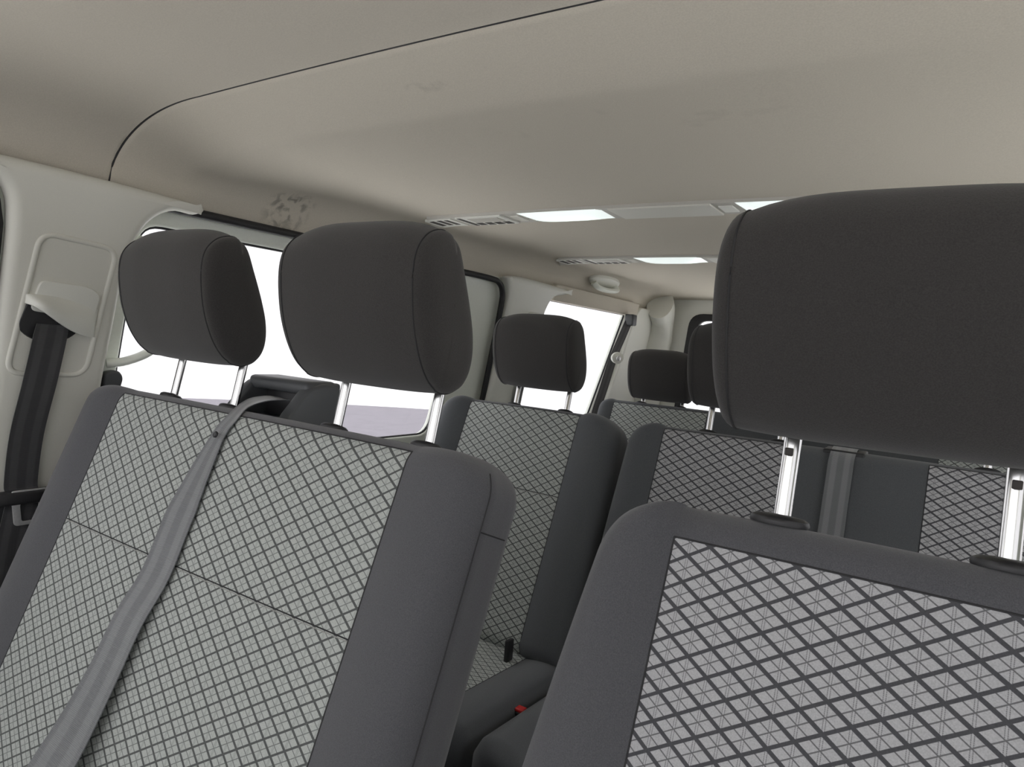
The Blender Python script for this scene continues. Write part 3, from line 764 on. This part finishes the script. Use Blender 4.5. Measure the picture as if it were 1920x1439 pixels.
# ------------------------------------------------------------------ overhead consoles
def zc(x, y):
    h = 0.378-0.004*max(0, (y-1.9)/2)**1.5 if y > 1.9 else 0.378
    return 0.2555+(h-0.2555)*prof(x-CX, y)
def console(y0, y1, label, group):
    yc = (y0+y1)/2; d = y1-y0
    t = thing('overhead_console', (CX, yc, zc(CX, yc)), label, 'overhead light and vent console', group)
    def mpc(u, v, w): return Vector((u, yc+v*d, zc(u, yc)-0.004+w))
    xl = -1.462; xr = -1.297-xl
    out = roundpoly([(xl, .30), (xl+.05, -.5), (xr-.05, -.5), (xr, .30), (xr-.05, .5), (xl+.05, .5)], [.02, .1, .1, .02, .1, .1], 5)
    # dense outline so that it follows the roof curve
    dn = []
    for i in range(len(out)):
        a = out[i]; b = out[(i+1) % len(out)]; n = max(1, int(abs(b[0]-a[0])/.04))
        for k in range(n): dn.append((a[0]+(b[0]-a[0])*k/n, a[1]+(b[1]-a[1])*k/n))
    # loft instead of plate: base strip following the roof
    V = []; F = []; xs_ = [xl+(xr-xl)*i/60 for i in range(61)]
    for x in xs_:
        e = min((x-xl)/.05, (xr-x)/.05, 1); e = max(e, 0.02)
        f0 = .30+(-.5-.30)*e; f1 = .30+(.5-.30)*e
        zz = zc(x, yc)
        V += [Vector((x, yc+f0*d, zz+.004)), Vector((x, yc+f0*d+.004, zz-.007)), Vector((x, yc+f1*d-.004, zz-.007)), Vector((x, yc+f1*d, zz+.004))]
    for i in range(60):
        for k in range(4):
            l = (k+1) % 4; F.append((i*4+k, i*4+l, (i+1)*4+l, (i+1)*4+k))
    F.append((0, 1, 2, 3)); F.append((240, 241, 242, 243))
    part('base_strip', (V, F), M['vent'], t, sharp=25)
    def slab(x0, x1, f0, f1, th, mat, name, par, r=.002, off=-.007):
        n = 5; V = []; F = []
        for i in range(n+1):
            x = x0+(x1-x0)*i/n; zz = zc(x, yc)+off
            V += [Vector((x, yc+f0*d, zz+.004)), Vector((x, yc+f0*d+r, zz-th)), Vector((x, yc+f1*d-r, zz-th)), Vector((x, yc+f1*d, zz+.004))]
        for i in range(n):
            for k in range(4):
                l = (k+1) % 4; F.append((i*4+k, i*4+l, (i+1)*4+l, (i+1)*4+k))
        F.append((0, 1, 2, 3)); F.append(tuple(n*4+k for k in range(4)))
        return part(name, (V, F), mat, par, sharp=25)
    for sg in (1, -1):
        mx_ = (lambda x: x) if sg == 1 else (lambda x: -1.297-x)
        rr = lambda a, b: (min(mx_(a), mx_(b)), max(mx_(a), mx_(b)))
        a, b = rr(-1.428, -1.330); v1 = slab(a, b, -.36, .40, .003, M['trim'], 'round_vent', t)
        for q in range(3):
            a, b = rr(-1.418+q*.028, -1.402+q*.028); slab(a, b, -.28, .22, .0006, M['slot'], 'louvre', v1, .001, -.0102)
        a, b = rr(-1.305, -1.142); v2 = slab(a, b, -.42, .42, .004, M['trim'], 'air_vent', t)
        for q in range(4):
            a, b = rr(-1.278+q*.033, -1.254+q*.033); slab(a, b, .12, .36, .0006, M['slot'], 'louvre', v2, .001, -.0112)
        a, b = rr(-1.300, -1.286); slab(a, b, -.40, .38, .0006, M['slot'], 'louvre', v2, .001, -.0112)
        a, b = rr(-1.268, -1.160); slab(a, b, -.32, .04, .0012, M['vent'], 'vent_flap', v2, .002, -.0112)
        a, b = rr(-1.120, -1.095); slab(a, b, -.25, .25, .003, M['trim_dark'], 'light_switch', t)
        # domed lens of the lamp
        x0, x1 = rr(-1.083, -.823); V = []; F = []; nu, nv = 14, 8
        for j in range(nv+1):
            for i in range(nu+1):
                s = i/nu*2-1; q = j/nv*2-1
                dome = .012*(1-abs(s)**4)*(1-abs(q)**2.5)
                x = (x0+x1)/2+s*(x1-x0)/2*(1-.03*(q+1)); V.append(Vector((x, yc+q*.44*d, zc(x, yc)-.007-dome)))
        for j in range(nv):
            for i in range(nu): F.append((j*(nu+1)+i, j*(nu+1)+i+1, (j+1)*(nu+1)+i+1, (j+1)*(nu+1)+i))
        m_ = len(V); V += [v+Vector((0, 0, .003)) for v in V[:m_]]; F += [tuple(w_+m_ for w_ in f[::-1]) for f in F[:]]
        part('lamp_lens', (V, F), M['lamp'], t)
    slab(-.80, -.532, -.46, .46, .004, M['trim_dark'], 'centre_cover', t)
    slab(-.520, -.486, -.25, .25, .003, M['trim'], 'light_switch', t)
    return t
console(1.605, 1.738, 'nearer overhead strip on the ceiling with air vents and lit lamps', None)
console(2.430, 2.575, 'farther overhead strip on the ceiling, partly behind the big headrest', None)
# fold-down ceiling grab handle
ghy = 2.95; ghx = -1.415
gh = thing('grab_handle', (ghx, ghy, .30), 'pale fixed grab handle on the ceiling above the rear side window', 'grab handle')
part('mount', lathe((-1.475, 3.02, .338), (.55, 0, -1), [(.075, -.02), (.078, .0), (.072, .008), (.055, .012)], 32, .55, 1.9), M['trim'], gh)
part('handle_bar', tube(catmull([(-1.475, 2.90, .322), (-1.465, 2.92, .305), (-1.46, 2.98, .298), (-1.455, 3.06, .300), (-1.46, 3.12, .308), (-1.475, 3.13, .322)], 6), .012, 14, ref=(1, 0, 0), rx=.018), M['door'], gh)

# door grab handle by the B pillar
dg = thing('grab_handle', (-1.56, .80, 0), 'pale curved grab handle at the front edge of the sliding door window', 'grab handle')
part('handle_bar', tube(catmull([mpL(.775, -.115, .0), mpL(.81, -.108, .012), mpL(.855, -.085, .020), mpL(.890, -.045, .022), mpL(.905, .02, .022), mpL(.90, .09, .02), mpL(.87, .14, .015), mpL(.81, .165, 0)], 6), .010, 14, ref=(1, 0, 0), rx=.013), M['door'], dg)
# dark latch in the gap below
lt = thing('window_latch', (-1.56, .785, -.17), 'small black catch on the window edge beside the left pillar', 'latch')
part('catch_body', plate(roundpoly([(.765, -.20), (.80, -.20), (.808, -.145), (.795, -.128), (.765, -.135)], .01), [], .03, .006, lambda u, v, w: mpL(u, v, w+.005)), M['charcoal'], lt)
for o in bpy.data.objects:
    if '_o' in o: del o['_o']
